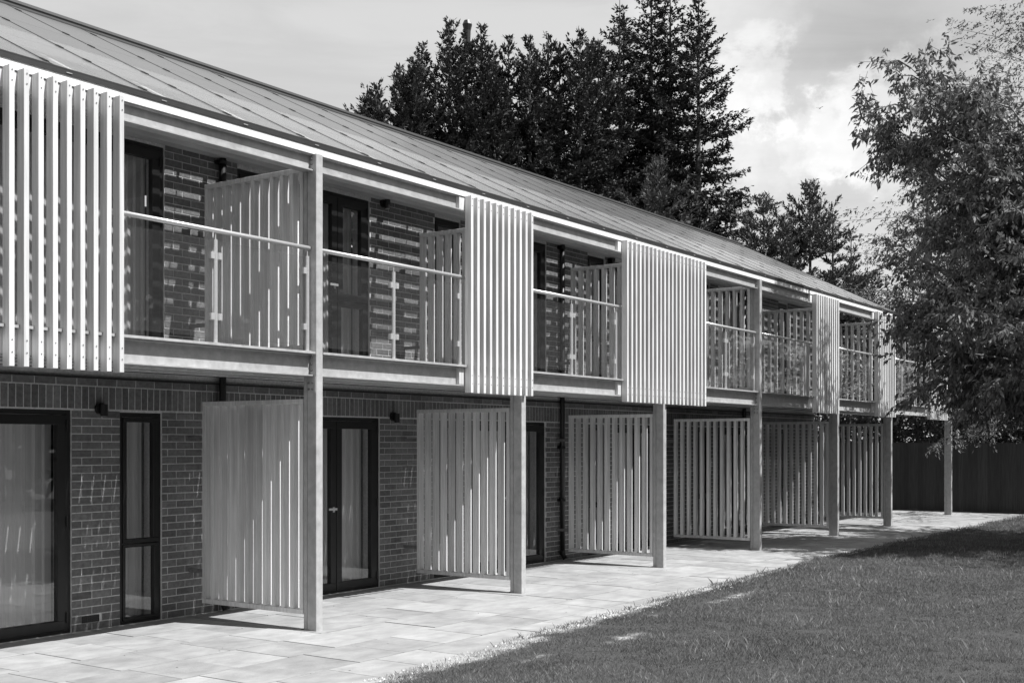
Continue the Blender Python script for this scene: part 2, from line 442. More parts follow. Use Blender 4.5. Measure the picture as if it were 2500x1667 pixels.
LOW = [(1.8, 3.4, 0, 2.10, 'w'), (4.5, 6.933, 0, 2.10, 'd'), (7.475, 7.985, 0, 2.09, 'n'), (9.42, 11.34, 0, 2.10, 'd2'), (12.42, 12.93, 0, 2.09, 'n'),
       (13.2, 15.12, 0, 2.10, 'd'), (16.347, 16.889, 0, 2.09, 'n'), (17.13, 18.95, 0, 2.10, 'd'), (20.3, 20.82, 0, 2.09, 'n'), (21.2, 23.0, 0, 2.10, 'd'), (24.2, 24.72, 0, 2.09, 'n')]
UPP = [(1.8, 3.4, 2.66, 4.78, 'w'), (5.95, 8.018, 2.66, 4.79, 'd'), (8.996, 9.55, 2.66, 4.77, 'n'), (9.75, 11.15, 2.66, 4.77, 'd2'), (12.44, 13.0, 2.66, 4.78, 'n'),
       (13.2, 15.144, 2.66, 4.78, 'd'), (16.347, 16.889, 2.66, 4.78, 'n'), (17.13, 18.95, 2.66, 4.78, 'd'), (20.3, 20.82, 2.66, 4.78, 'n'), (21.2, 23.0, 2.66, 4.78, 'd'), (24.2, 24.72, 2.66, 4.78, 'n')]
lower = MB(); upper = MB()
DPT = .28


def wall_body(mb, ops, z0, z1):
    x = BX0
    for (a, b_, za, zb, k) in sorted(ops):
        mb.box(x, a, YW - .0025, YW + DPT, z0, z1); mb.box(a, b_, YW - .0025, YW + DPT, zb, z1)
        if za > z0: mb.box(a, b_, YW - .0025, YW + DPT, z0, za)
        x = b_
    mb.box(x, BX1, YW - .0025, YW + DPT, z0, z1)
    return mb


lw = wall_body(lower, LOW, -.05, 2.42).build('brick_wall', M['mortar'], bld)
uw = wall_body(upper, UPP, 2.42, 5.25).build('brick_wall', M['mortar'], bld)

BRK = []          # (wall, x, z, w, h)


def in_open(x0, x1, z0, z1, ops):
    for (a, b_, za, zb, k) in ops:
        if x0 < b_ - .001 and x1 > a + .001 and z0 < zb - .004 and z1 > za + .004: return (a, b_)
    return None


def stretchers(ops, z, x_from, x_to, off, wall):
    zc0, zc1 = z + .005, z + .07
    segs = []; x = x_from
    ob = sorted([(a, b_) for (a, b_, za, zb, k) in ops if zc0 < zb - .004 and zc1 > za + .004])
    cur = x_from
    for a, b_ in ob:
        segs.append((cur, a)); cur = b_
    segs.append((cur, x_to))
    for s0, s1 in segs:
        if s1 - s0 < .04: continue
        n0 = math.floor((s0 - off) / .225)
        x = off + n0 * .225
        while x < s1:
            a = max(x + .005, s0 + .003); b_ = min(x + .22, s1 - .003)
            if b_ - a > .025: BRK.append((wall, a, z + .005, b_ - a, .065))
            x += .225


for c in range(28):
    stretchers(LOW, c * .075, 3.6, BX1, (c % 2) * .1125 + 6.94 - .01, 0)
x = 3.6
while x < BX1 - .1:          # soldier course over the ground-floor openings
    BRK.append((0, x + .005, 2.115, .065, .21)); x += .0765
for c in range(1): stretchers([], 2.333, 3.6, BX1, 6.99, 0)
for c in range(30):
    stretchers(UPP, 2.66 + c * .075, 3.6, BX1, (c % 2) * .1125 + 8.02, 1)
# the air brick takes one stretcher's place
BRK = [b_ for b_ in BRK if not (b_[0] == 0 and abs(b_[2] - .08) < .02 and 6.98 < b_[1] < 7.2)]


def dist(b_):
    return (b_[1] + b_[3] / 2) + (0 if b_[1] + b_[3] > 6.2 else 100)


brick_cache = {}


def brick_mesh(wd, hg):
    key = (round(wd, 3), round(hg, 3), R.randrange(2))
    if key not in brick_cache:
        j = .0012
        m_ = MB(); m_.box(0, wd, -.006, .03, 0, hg, j); brick_cache[key] = m_.mesh('brick', M['brick'])
    return brick_cache[key]


for wi, par in ((0, lw), (1, uw)):
    bs = sorted([q for q in BRK if q[0] == wi], key=dist)
    for q in bs[:300]:
        link('brick', brick_mesh(q[3], q[4]), par, loc=(q[1], YW + R.uniform(-.001, .001), q[2]))
    mb = MB()
    for q in bs[300:]: mb.box(q[1], q[1] + q[3], YW - .006 + R.uniform(-.001, .001), YW + .02, q[2], q[2] + q[4], .001)
    mb.build('bricks', M['brick'], par, kind='stuff')

# gable wall, back wall, floor slab
MB().box(BX1 - .25, BX1, YW + DPT, 13.4, -.05, 4.9).prism([(YW + .3, 4.9), (13.4, 4.9), (11.65, 6.3)], BX1 - .25, BX1, 'x').build('gable_wall', M['brick'], bld)
MB().box(BX0, BX1 - .25, 13.15, 13.4, -.05, 4.95).build('back_wall', M['brick'], bld)
MB().box(BX0, BX0 + .25, YW + DPT, 13.15, -.05, 4.9).build('end_wall', M['brick'], bld)
MB().box(BX0 + .25, BX1 - .25, YW + DPT, 13.15, 2.44, 2.64).build('floor_slab', M['room'], bld)
MB().box(BX0 + .25, BX1 - .25, YW + DPT, 13.15, -.06, -.005).build('ground_slab', M['room'], bld)
MB().box(3.5, BX1, 9.70, YW - .008, 4.815, 5.02).build('wall_plate_beam', M['wood_beam'], bld)
MB().box(3.5, BX1 + .02, YW - .03, YW - .007, 2.405, 2.42).build('wall_flashing', M['gutter'], bld)


# --- doors and windows
def curtain(x0, x1, z0, z1, y, n=None):
    vs = []; fs = []; n = n or int((x1 - x0) / .0125); ph = R.uniform(0, 6)
    for i in range(n + 1):
        x = x0 + (x1 - x0) * i / n; yy = y + .03 * ((i % 8) / 8.0) + .006 * math.sin(i * .11 + ph)
        vs += [(x, yy, z0), (x, yy, z1)]
    for i in range(n): fs.append((2 * i, 2 * i + 2, 2 * i + 3, 2 * i + 1))
    m_ = MB(); m_.add(vs, fs, 0.0); return m_


def opening(x0, x1, z0, z1, kind, up):
    isdoor = kind in ('d', 'd2', 'w')
    nm = 'glazed_door' if isdoor else 'tall_window'
    y0, y1 = YW + .02, YW + .09
    mb = MB(); f = .045
    mb.box(x0, x1, y0, y1, z1 - f, z1); mb.box(x0, x1, y0, y1, z0, z0 + .03)
    mb.box(x0, x0 + f, y0, y1, z0 + .03, z1 - f); mb.box(x1 - f, x1, y0, y1, z0 + .03, z1 - f)
    o = mb.build(nm, M['frame'], bld)
    sa = .095 if isdoor else .05
    leafs = []
    if kind == 'd2': xm = x0 + (x1 - x0) * .60 if not up else x0 + (x1 - x0) * .60; leafs = [(x0 + f, xm - .002), (xm + .002, x1 - f)]
    elif kind == 'd': leafs = [(x0 + f, (x0 + x1) / 2 - .002), ((x0 + x1) / 2 + .002, x1 - f)] if x1 - x0 < 2.0 else [(x0 + f, x1 - f)]
    else: leafs = [(x0 + f, x1 - f)]
    tz = None
    if not isdoor: tz = z0 + .79
    for li, (a, b_) in enumerate(leafs):
        split = tz if tz else (z0 + .83 if (kind == 'd2' and up and li == 1) else None)
        spans = [(z0 + .03, z1 - f)] if not split else [(z0 + .03, split - .0), (split + .0, z1 - f)]
        for si, (za, zb) in enumerate(spans):
            s2 = sa if not (split and si == 0) else sa * .7
            fr = MB(); yy0, yy1 = y0 - .012, y1 - .015
            fr.cbox(a + .003, b_ - .003, yy0, yy1, za + .003, za + s2, .004, 'x'); fr.cbox(a + .003, b_ - .003, yy0, yy1, zb - s2, zb - .003, .004, 'x')
            fr.cbox(a + .003, a + s2, yy0 + .0007, yy1, za + s2, zb - s2, .004); fr.cbox(b_ - s2, b_ - .003, yy0 + .0007, yy1, za + s2, zb - s2, .004)
            fr.build('sash', M['frame'], o)
            gl = MB(); gl.add([(a + s2 - .005, y0 + .02, za + s2 - .005), (b_ - s2 + .005, y0 + .02, za + s2 - .005), (b_ - s2 + .005, y0 + .02, zb - s2 + .005), (a + s2 - .005, y0 + .02, zb - s2 + .005)], [(0, 1, 2, 3)], 0.0)
            gl.build('pane', M['glass'], o)
    if isdoor and x1 - x0 < 2.0:
        xh = (leafs[0][1] - .05) if len(leafs) > 1 else x1 - .1
        h = MB(); h.box(xh - .013, xh + .013, y0 - .02, y0 - .012, z0 + .965, z0 + 1.03); h.box(xh - .012, xh + .012, y0 - .05, y0 - .02, z0 + .995, z0 + 1.015); h.box(xh - .12, xh + .012, y0 - .062, y0 - .05, z0 + .992, z0 + 1.018)
        h.build('handle', M['inox'], o)
    hg = MB()
    for zz in (z0 + .1, z0 + 1.0, z1 - .2):
        hg.tube([(x1 - f - .002, y0 - .02, zz), (x1 - f - .002, y0 - .02, zz + .1)], .008, 6)
    if isdoor: hg.build('hinges', M['black'], o)
    curtain(x0 + .02, x1 - .02, z0 + .03, z1 - .03, YW + .27).build('curtain', M['curtain'], o)
    return o


for (a, b_, za, zb, k) in LOW: opening(a, b_, za, zb, k, False)
for (a, b_, za, zb, k) in UPP: opening(a, b_, za, zb, k, True)
ab = MB()
for i in range(5): ab.box(7.044, 7.236, YW - .012, YW - .0065, .077 + i * .0135, .084 + i * .0135)
for i in range(9): ab.box(7.044 + i * .0235, 7.048 + i * .0235, YW - .0115, YW - .0065, .077, .14)
abo = ab.build('air_brick', M['frame'], bld)
MB().box(7.042, 7.24, YW - .0065, YW - .003, .075, .142).build('air_brick_back', M['black'], bld)

# --- roof
TP = .497; EZ, EY_ = 4.645, 8.03
RY = 11.83


def rz(y): return EZ + (y - EY_) * TP


roof = MB()
roof.prism([(9.66, rz(9.66) - .06), (RY, rz(RY) - .06), (13.9, rz(RY) - .06 - (13.9 - RY) * TP), (13.9, rz(RY) - .22 - (13.9 - RY) * TP), (RY, rz(RY) - .25), (9.66, rz(9.66) - .25)], BX0 - .2, BX1 - .1, 'x')
roofo = roof.build('roof', M['cell'], bld)
PX0 = 5.536 - .921 * 4; PW = .921
rows = [(8.03, 9.143), (9.153, 10.37), (10.38, 11.60)]


def slopebox(mb, x0, x1, ya, yb, t0, t1):
    """slab lying on the roof plane, between depths t0..t1 under the surface"""
    vs = [(x0, ya, rz(ya) - t1), (x1, ya, rz(ya) - t1), (x1, yb, rz(yb) - t1), (x0, yb, rz(yb) - t1), (x0, ya, rz(ya) - t0), (x1, ya, rz(ya) - t0), (x1, yb, rz(yb) - t0), (x0, yb, rz(yb) - t0)]
    return mb.add(vs, CUBE_F)


def slopebox_o(x0, x1, ya, yb, t0, t1, name, m, par, dz=0):
    return slopebox(MB(), x0, x1, ya, yb, t0, t1).build(name, m, par)


def relmesh(fn, name, m):
    mb = MB(); fn(mb); return mb.mesh(name, m)


clr = relmesh(lambda b: slopebox(b, .006, PW - .006, 8.03, 8.635, 0, .007), 'glass_module', M['clear'])
pv = [relmesh(lambda b, r=r: slopebox(b, .006, PW - .006, r[0], r[1], 0, .007), 'solar_panel', M['pv']) for r in rows]


def strips(b, y0, y1):
    y = y0
    while y < y1 - .02:
        slopebox(b, .008, PW - .008, y + .0145, min(y + .0905 - .0145, y1), .0085, .014); y += .0905


# glass modules over the balconies carry opaque cell strips with light gaps between them
M['pvglass'] = glassmat('cell_glass', .97, .08, .24, 1.5, .4, 0, .58)
pvt = [relmesh(lambda b: slopebox(b, .006, PW - .006, 8.64, 9.143, 0, .007), 'solar_panel', M['pvglass']),
       relmesh(lambda b: slopebox(b, .006, PW - .006, 9.153, 9.66, 0, .007), 'solar_panel', M['pvglass']),
       relmesh(lambda b: slopebox(b, .006, PW - .006, 9.665, 10.37, 0, .007), 'solar_panel', M['pv'])]
st1 = relmesh(lambda b: strips(b, 8.64, 9.66), 'cell_strips', M['cell'])
cl = relmesh(lambda b: b.box(-.018, .018, -.042, .042, -.004, .008), 'clamp', M['clamp'])
rail = relmesh(lambda b: slopebox(b, -.012, .012, 9.66, 11.6, .012, .05), 'mounting_rail', M['clamp'])
edge_t = relmesh(lambda b: slopebox(b, -.006, .006, 8.03, 11.6, -.004, .012), 'module_edge', M['clamp'])
i = 0; x = PX0
while x < BX1 - .3:
    for m_ in [clr] + pvt + [pv[2]]: link(m_.name.split('.')[0], m_, roofo, loc=(x, 0, 0))
    link('cell_strips', st1, roofo, loc=(x, 0, 0))
    link('module_edge', edge_t, roofo, loc=(x, 0, 0))
    for (ya, yb) in rows:
        for fy in (.16, .83):
            y = ya + (yb - ya) * fy
            o = link('clamp', cl, roofo, loc=(x, y, rz(y))); o.rotation_euler = (math.atan(TP), 0, 0)
    x += PW
XR = x
rd = MB(); slopebox(rd, PX0, XR - .02, 11.61, RY + .02, -.012, .03); rd.tube([(PX0, RY + .02, rz(RY) + .02), (XR - .05, RY + .02, rz(RY) + .02)], .05, 8)
rd.build('ridge_cap', M['gutter'], roofo)
MB().box(PX0, XR, RY + .05, 13.9, 0, .01).build('rear_slope', M['gutter'], roofo).matrix_world  # placed below
ro = bpy.data.objects['rear_slope']; bpy.data.meshes.remove(ro.data) if False else None
ro.data.clear_geometry(); ro.data.from_pydata([(PX0, RY + .05, rz(RY) - .02), (XR, RY + .05, rz(RY) - .02), (XR, 13.95, rz(RY) - .02 - (13.9 - RY) * TP), (PX0, 13.95, rz(RY) - .02 - (13.9 - RY) * TP)], [], [(0, 3, 2, 1)])
slopebox_o(XR - .012, XR + .03, 8.04, RY, -.01, .16, 'verge_board', M['gutter'], roofo)
rf = MB(); xr = 8.62 - PW * 7
while xr < XR:
    slopebox(rf, xr, xr + .06, 8.20, 9.85, .035, .13); xr += PW
rf.build('rafters', M['wood_beam'], roofo)

# eaves: gutter, fascia
MB().box(2.5, XR + .02, 8.020, 8.12, 4.601, 4.640).box(2.5, XR + .02, 8.0205, 8.027, 4.642, 4.653).build('gutter', M['gutter'], roofo)
ga = MB(); xg = 2.9
while xg < XR: ga.box(xg, xg + .05, 8.014, 8.020, 4.617, 4.623); xg += .9
ga.build('gutter_clips', M['steel'], roofo)
fx = 2.5
while fx < 30.4:
    f1 = min(fx + 3.6, 30.4)
    MB().box(fx, f1 - .003, 8.028, 8.062, 4.532, 4.606).build('fascia_board', M['fascia'], roofo); fx = f1

# --- steel frame: posts, beams
PR = [8.389, 11.858, 15.478, 18.947, 22.717, 26.065, 30.931]
PXL = [p - .09 for p in PR]


def channel(x0, x1, zb, zt, name):
    mb = MB(); t = .012
    mb.box(x0, x1, 8.042, 8.095, zt - t, zt); mb.box(x0, x1, 8.036, 8.095, zb, zb + t); mb.box(x0, x1, 8.082, 8.095, zb + t, zt - t)
    mb.box(x0, x1, 8.095, 8.16, zb + .001, zb + t)
    mb.build(name, M['steel'], bld)


def ibolts(x, z, n=2, dz=.08, y=8.02, sx=1):
    b = MB()
    for i in range(n):
        for yy in (8.045, 8.085):
            b.tube([(x, yy, z + i * dz), (x - .018, yy, z + i * dz)], .011, 6)
    return b


segs = [(2.0, PXL[0] - .006), (PR[0] + .004, PXL[3] - .006), (PR[3] + .004, 30.95)]
for a, b_ in segs:
    channel(a, b_, 2.425, 2.632, 'floor_beam'); channel(a, b_, 4.374, 4.534, 'eaves_beam')
for i, (a, r_) in enumerate(zip(PXL, PR)):
    full = i in (0, 3)
    top = 4.534 if full else 2.423
    mb = MB()
    mb.cbox(a, r_, 8.0, 8.118, 0, top, .004); mb.box(a + .014, r_ - .014, 8.118, 8.128, 0, top); mb.cbox(a + .006, r_ - .006, 8.128, 8.172, 0, 2.423, .003)
    if full: mb.box(a + .006, r_ - .006, 8.128, 8.172, 2.44, top - .02)
    po = mb.build('steel_post', M['steel'], bld)
    if i == 0: boltm = MB().tube([(0, 0, 0), (-.016, 0, 0)], .011, 6).mesh('bolt', M['steel_dark'])
    for zz in ((2.36, 2.30) if full else (2.395,)):
        for yy in (8.04, 8.09): link('bolt', boltm, po, loc=(a, yy, zz))
    if full:
        for zz in (4.49, 4.44, 4.39, 2.60, 2.54, 2.48): link('bolt', boltm, po, loc=(a, 8.06, zz))
        MB().box(a - .05, a - .001, 8.097, 8.16, 4.385, 4.51).build('cleat', M['steel_dark'], po); MB().box(a - .05, a - .001, 8.097, 8.16, 2.44, 2.62).build('cleat', M['steel_dark'], po)
        MB().box(a - .006, a - .0005, 8.01, 8.11, 2.27, 2.42).build('plate', M['steel'], po)
    MB().box(a - .04, r_ + .04, 8.17, 8.19, .0, .012).build('base_plate', M['steel_dark'], po)

# --- balcony deck: boards run out from the wall on joists, sun falls through the gaps
DKX1 = 30.9
db = MB(); db.box(0, .1205, 8.10, 9.835, 0, .022); dbm = db.mesh('deck_board', M['deck'])
x = 3.6
while x < DKX1:
    link('deck_board', dbm, bld, loc=(x, 0, 2.632)); x += .1295
jo = MB()
for y in (8.36, 8.62, 8.9, 9.2, 9.5, 9.76): jo.box(3.6, DKX1, y, y + .045, 2.485, 2.63)
jo.build('deck_joists', M['joist'], bld)
bat = MB(); RWS = (8.18, 8.58, 9.02, 9.46)
for k, yr in enumerate(RWS):
    bat.box(3.6, DKX1, yr, yr + .012, 2.470, 2.484)
    if k + 1 < len(RWS):
        x = 3.62 + (.07 if k % 2 else 0)
        while x < 22: bat.box(x, x + .012, yr + .0122, RWS[k + 1] - .0002, 2.473, 2.483); x += .14
bat.build('soffit_grid', M['fascia'], bld)
MB().box(3.6, DKX1, 9.47, 9.835, 2.60, 2.628).build('sun_blocking_board', M['joist'], bld)  # solid board added to stop sun dashes reaching the top brick courses
de = MB(); de.box(3.5, PXL[0] - .01, 8.0, 8.098, 2.634, 2.656)
for a, b_ in ((PR[0] + .006, PXL[3] - .01), (PR[3] + .006, 30.9)): de.box(a, b_, 8.0, 8.098, 2.634, 2.656)
de.build('deck_edging', M['deck'] if False else M['steel'], bld)

# ------------------------------------------------------------------ slatted screens on the front
fin_cache = {}


def slat_mesh(wd, dp, h):
    key = (wd, dp, h)
    if key not in fin_cache:
        fin_cache[key] = [MB().cbox(0, wd, 0, dp, 0, h, .0025).mesh('slat', M['wood']) for _ in range(2)]
    return R.choice(fin_cache[key])


FR = [(4.36, 6.079, 15, 'timber slat screen on the balcony front at the near left end'), (10.694, 11.943, 11, 'narrow timber slat screen on the balcony front above the second steel post'),
      (14.238, 16.695, 21, 'widest timber slat screen on the balcony front, above the third steel post'), (21.371, 22.578, 11, 'dappled timber slat screen on the balcony front above the fifth post'),
      (24.946, 26.138, 11, 'timber slat screen on the balcony front with leaf tips across it, above the sixth post'), (28.835, 30.303, 13, 'farthest timber slat screen on the balcony, half hidden by the tree')]
for (a, b_, n, lab) in FR:
    t = thing('slatted_screen', lab, 'screen', (a, 7.95, 2.35), 'timber slat screens on the balcony front')
    pitch = (b_ - .043 - a) / (n - 1)
    for i in range(n):
        o = link('slat', slat_mesh(.043, .087, 2.188), t, loc=(i * pitch + R.uniform(-.001, .001), R.uniform(-.001, .001), R.uniform(-.002, .002)))
    MB().cbox(-.10, b_ - a + .02, .089, .14, 2.024, 2.172, .002, 'x').build('rail', M['wood'], t)
    MB().cbox(-.10, b_ - a + .02, .089, .14, .09, .278, .002, 'x').build('rail', M['wood'], t)
    # mid rail holding the slats apart
    if a < 18:
        s_ = MB()
        for i in range(n):
            for zz in (.095, .185, 2.072, 2.148):
                xx = i * pitch + .022; s_.add([(xx - .005, -.0035, zz), (xx + .005, -.0035, zz), (xx + .005, -.0035, zz + .010), (xx - .005, -.0035, zz + .010), (xx, .002, zz + .005)], [(0, 1, 2, 3), (0, 4, 1), (1, 4, 2), (2, 4, 3), (3, 4, 0)])
        s_.build('screws', M['steel_dark'], t)

# ------------------------------------------------------------------ privacy screens standing out from the wall
def privacy(name, x, z0, z1, y0, y1, lab, grp):
    t = thing(name, lab, 'screen', (x, y0, z0), grp); h = z1 - z0; L = y1 - y0
    MB().cbox(0, .09, 0, L, h - .045, h, .0025, 'y').build('rail', M['wood'], t); MB().cbox(0, .09, 0, L, 0, .045, .0025, 'y').build('rail', M['wood'], t)
    n = int(round((L - .045) / .1285))
    for i in range(n + 1):
        link('slat', slat_mesh(.09, .045, round(h - .094, 3)), t, loc=(R.uniform(-.0012, .0012), i * (L - .045) / n, .047))
    for (ya, yb, za, zb) in ((L + .003, YW - y0 - .008, .3, .34), (L + .003, YW - y0 - .008, h - .4, h - .36), (-.012, -.001, .3, .38), (-.012, -.001, h - .4, h - .32)):
        MB().box(.03, .06, ya, yb, za, zb).build('bracket', M['steel_dark'], t)
    return t


LL = ['ground-floor timber screen nearest the camera, beside the first post', 'ground-floor timber screen behind the second post, right of the black glazed door', 'ground-floor timber screen behind the third post, right of the drainpipe',
      'ground-floor timber screen behind the fourth, full-height post', 'ground-floor timber screen behind the fifth post, over tree shade', 'farthest ground-floor timber screen, behind the sixth post']
UL = ['balcony dividing screen nearest the camera, left of the first full-height post', 'balcony dividing screen left of the narrow front slats', 'balcony dividing screen left of the widest front slats, behind the drainpipe', 'balcony dividing screen left of the second full-height post',
      'balcony dividing screen right of the second full-height post', 'balcony dividing screen left of the leaf-crossed front slats', 'farthest balcony dividing screen, behind the tree leaves']
for p, l_ in zip(PXL[:6], LL): privacy('privacy_screen', p, .15, 2.21, 8.18, 9.605, l_, 'timber privacy screens on the patio')
for p, l_ in zip([8.30, 11.78, 15.39, 18.86, 22.62, 26.0, 29.35], UL): privacy('privacy_screen', p, 2.68, 4.43, 8.18, 9.57, l_, 'timber screens dividing the balconies')

# ------------------------------------------------------------------ glass balustrades
RL = [(6.0, 8.288, [7.13, 8.26], 'glass balustrade of the nearest balcony, left of the first full-height post'), (8.395, 10.76, [9.522, 10.657], 'glass balustrade right of the first full-height post'),
      (11.94, 14.32, [13.014, 14.153], 'glass balustrade between the narrow and the widest slat screens'), (16.68, 18.845, [17.67, 18.793], 'glass balustrade left of the second full-height post'),
      (18.955, 21.45, [20.079, 21.13], 'glass balustrade right of the second full-height post'), (22.56, 25.0, [23.75, 24.75], 'glass balustrade between the two dappled slat screens'), (26.13, 28.9, [27.0, 27.95], 'farthest glass balustrade, partly behind tree leaves')]
for a, b_, bx, lab in RL:
    t = thing('balustrade', lab, 'balustrade', (a, 8.08, 2.656), 'glass balustrades along the balcony')
    MB().tube([(0, 0, .985), (b_ - a, 0, .985)], .021, 12).build('handrail', M['inox'], t, smooth=True)
    prev = 0.0
    for k, x in enumerate(bx):
        x -= a
        MB().tube([(x, 0, .006), (x, 0, .905)], .019, 10).tube([(x, 0, .905), (x, 0, .968)], .006, 6).tube([(x, 0, 0), (x, 0, .008)], .04, 10).build('baluster', M['inox'], t, smooth=False)
        for zz in (.205, .735):
            MB().cbox(x - .065, x - .022, -.022, .022, zz, zz + .058, .005).build('glass_clamp', M['inox'], t)
            if k == 0: MB().cbox(x + .022, x + .065, -.022, .022, zz, zz + .058, .005).build('glass_clamp', M['inox'], t)
        MB().box(prev, x - .036, -.005, .005, .055, .895).build('glass_panel', M['bglass'], t)
        prev = x + .036

# ------------------------------------------------------------------ drainpipes and wall lamps
for (x, z0, z1, lab) in [(8.74, 0, 4.86, 'black drainpipe on the wall by the nearest timber screens'), (15.51, 0, 4.84, 'black drainpipe right of the third glazed door'), (22.3, 0, 4.84, 'far black drainpipe behind the fifth post')]:
    t = thing('drainpipe', lab, 'drainpipe', (x, 9.79, 0), 'black drainpipes on the brick wall')
    MB().tube([(0, 0, .12), (0, 0, 4.9)], .038, 12).tube([(0, 0, .16), (0, 0, .1), (0, -.05, .03)], .042, 12).build('pipe', M['black'], t, smooth=True)
    for zz in (.9, 1.7, 2.9, 4.75): MB().tube([(0, 0, zz), (0, 0, zz + .04)], .047, 12).box(-.07, .07, .03, .052, zz, zz + .04).build('pipe_clip', M['black'], t)
for (x, z, lab) in [(7.235, 2.10, 'black wall lamp on the brick pier between the left door and the tall window'), (11.575, 2.10, 'black wall lamp above the brickwork right of the middle glazed door'),
                    (11.39, 4.76, 'black wall lamp on the upper wall under the eaves'), (17.02, 4.74, 'black wall lamp on the upper wall behind the widest slat screen'), (19.4, 2.1, 'black wall lamp behind the fourth ground-floor screen')]:
    t = thing('wall_lamp', lab, 'wall lamp', (x, YW, z), 'black wall lamps on the brickwork')
    MB().tube([(0, -.008, .02), (0, -.05, .02)], .055, 14).build('mount', M['black'], t)
    MB().tube([(0, -.085, -.055), (0, -.085, .06)], .036, 14).tube([(0, -.05, .02), (0, -.09, .02)], .02, 8).build('lamp_head', M['black'], t)
    MB().tube([(0, -.085, -.058), (0, -.085, -.056)], .03, 12).build('lens', M['inox'], t)

# ------------------------------------------------------------------ fence across the far end
ft = thing('timber_fence', 'dark close-boarded timber fence across the far end of the patio', 'fence', (32.4, 0, 0))
fb = [MB().prism([(0, 0), (0, .128), (.006, .128), (.016, 0)], 0, 1.76, 'z').mesh('fence_board', M['fence']) for _ in range(3)]
y = -3.0
while y < 14:
    o = link('fence_board', R.choice(fb), ft, loc=(0 - R.uniform(0, .004), y, .04 + R.uniform(-.006, .006))); y += .118
MB().box(-.02, .03, -3, 14, .0, .04).build('gravel_board', M['fence'], ft)
for zz in (.35, 1.0, 1.55): MB().box(.018, .08, -3, 14, zz, zz + .07).build('fence_rail', M['fence'], ft)
y = -3
while y < 14.2: MB().box(.08, .18, y, y + .1, 0, 1.85).build('fence_post', M['fence'], ft); y += 2.4

# ------------------------------------------------------------------ vegetation
def unit(v): return v / np.maximum(np.linalg.norm(v, axis=-1, keepdims=True), 1e-9)


def leafquads(P, D, L, Wd, rng, nrm=None, fold=.0):
    n = len(P)
    if nrm is None: nrm = unit(rng.normal(0, 1, (n, 3)))
    S = unit(np.cross(D, nrm)); L = np.broadcast_to(L, n)[:, None]; Wd = np.broadcast_to(Wd, n)[:, None]
    Q = np.zeros((n, 4, 3)); Q[:, 0] = P; Q[:, 2] = P + D * L
    mid = P + D * L * .45
    Q[:, 1] = mid + S * Wd / 2; Q[:, 3] = mid - S * Wd / 2
    return Q


def conifer(leaders, rng, z0, whorl=.3, per=8, e_low=-.1, e_top=.8, curve=.1, twig=.35, tstep=.12, cstep=.055, cl=.13, cw=.05, tspread=.9, droop=0.0, lvar=.3, gap=.0, shape=1.0, mult=1.0, side_up=.15):
    """needle sprays of a conifer: leaders (x, y, H, radius_at_base, z_start) -> quads, branch list"""
    Q = []; BR = []
    for (lx, ly, H, Rb, zs) in leaders:
        z = zs; zz = []
        while z < H - .1:
            zz.append(z); z += whorl * rng.uniform(.7, 1.3) * (.45 + .55 * min(1, (H - z) / (.35 * H)))
        for zb in zz:
            f = (H - zb) / (H - zs)
            if rng.random() < gap: continue
            k = max(3, int(per * (.6 + .4 * min(1, f * 2)) * mult)); a0 = rng.uniform(0, 6.28)
            for j in range(k):
                az = a0 + j * 6.283 / k + rng.uniform(-.3, .3)
                Lb = max(.12, Rb * (f ** shape)) * rng.uniform(1 - lvar, 1 + lvar * .7)
                el = e_low + (e_top - e_low) * (1 - f) ** 1.5 + rng.uniform(-.12, .12)
                BR.append((lx, ly, zb, az, Lb, el))
    BR = np.array(BR); nb = len(BR)
    nt = np.maximum(2, (BR[:, 4] * .92 / tstep).astype(int)) * 2
    bi = np.repeat(np.arange(nb), nt); B = BR[bi]
    s = .10 + .9 * rng.random(len(bi)) ** .85
    ca, sa = np.cos(B[:, 3]), np.sin(B[:, 3]); ce, se = np.cos(B[:, 5]), np.sin(B[:, 5])
    r = s * B[:, 4]
    P = np.stack([B[:, 0] + ca * ce * r, B[:, 1] + sa * ce * r, B[:, 2] + se * r + curve * B[:, 4] * (s ** 2) - droop * B[:, 4] * s * (1 - s) * 1.0], -1)
    side = np.where(rng.random(len(bi)) < .5, 1, -1) * rng.uniform(.5, 1.2, len(bi)) * tspread
    ta = B[:, 3] + side
    TD = unit(np.stack([np.cos(ta) * ce, np.sin(ta) * ce, se + side_up + rng.uniform(-.25, .25, len(bi))], -1))
    TL = twig * B[:, 4] ** .6 * (1.15 - s) * rng.uniform(.6, 1.2, len(bi)) + .10
    nc = np.maximum(2, (TL / cstep).astype(int))
    ci = np.repeat(np.arange(len(bi)), nc); u = rng.random(len(ci))
    C = P[ci] + TD[ci] * (TL[ci] * u)[:, None] + rng.normal(0, .018, (len(ci), 3))
    D = unit(TD[ci] + rng.normal(0, .45, (len(ci), 3)))
    nrm = unit(rng.normal(0, .6, (len(ci), 3)) + np.array([0, 0, 1]))
    Q = leafquads(C, D, cl * rng.uniform(.6, 1.3, len(ci)), cw * rng.uniform(.7, 1.3, len(ci)), rng, nrm)
    return Q, BR


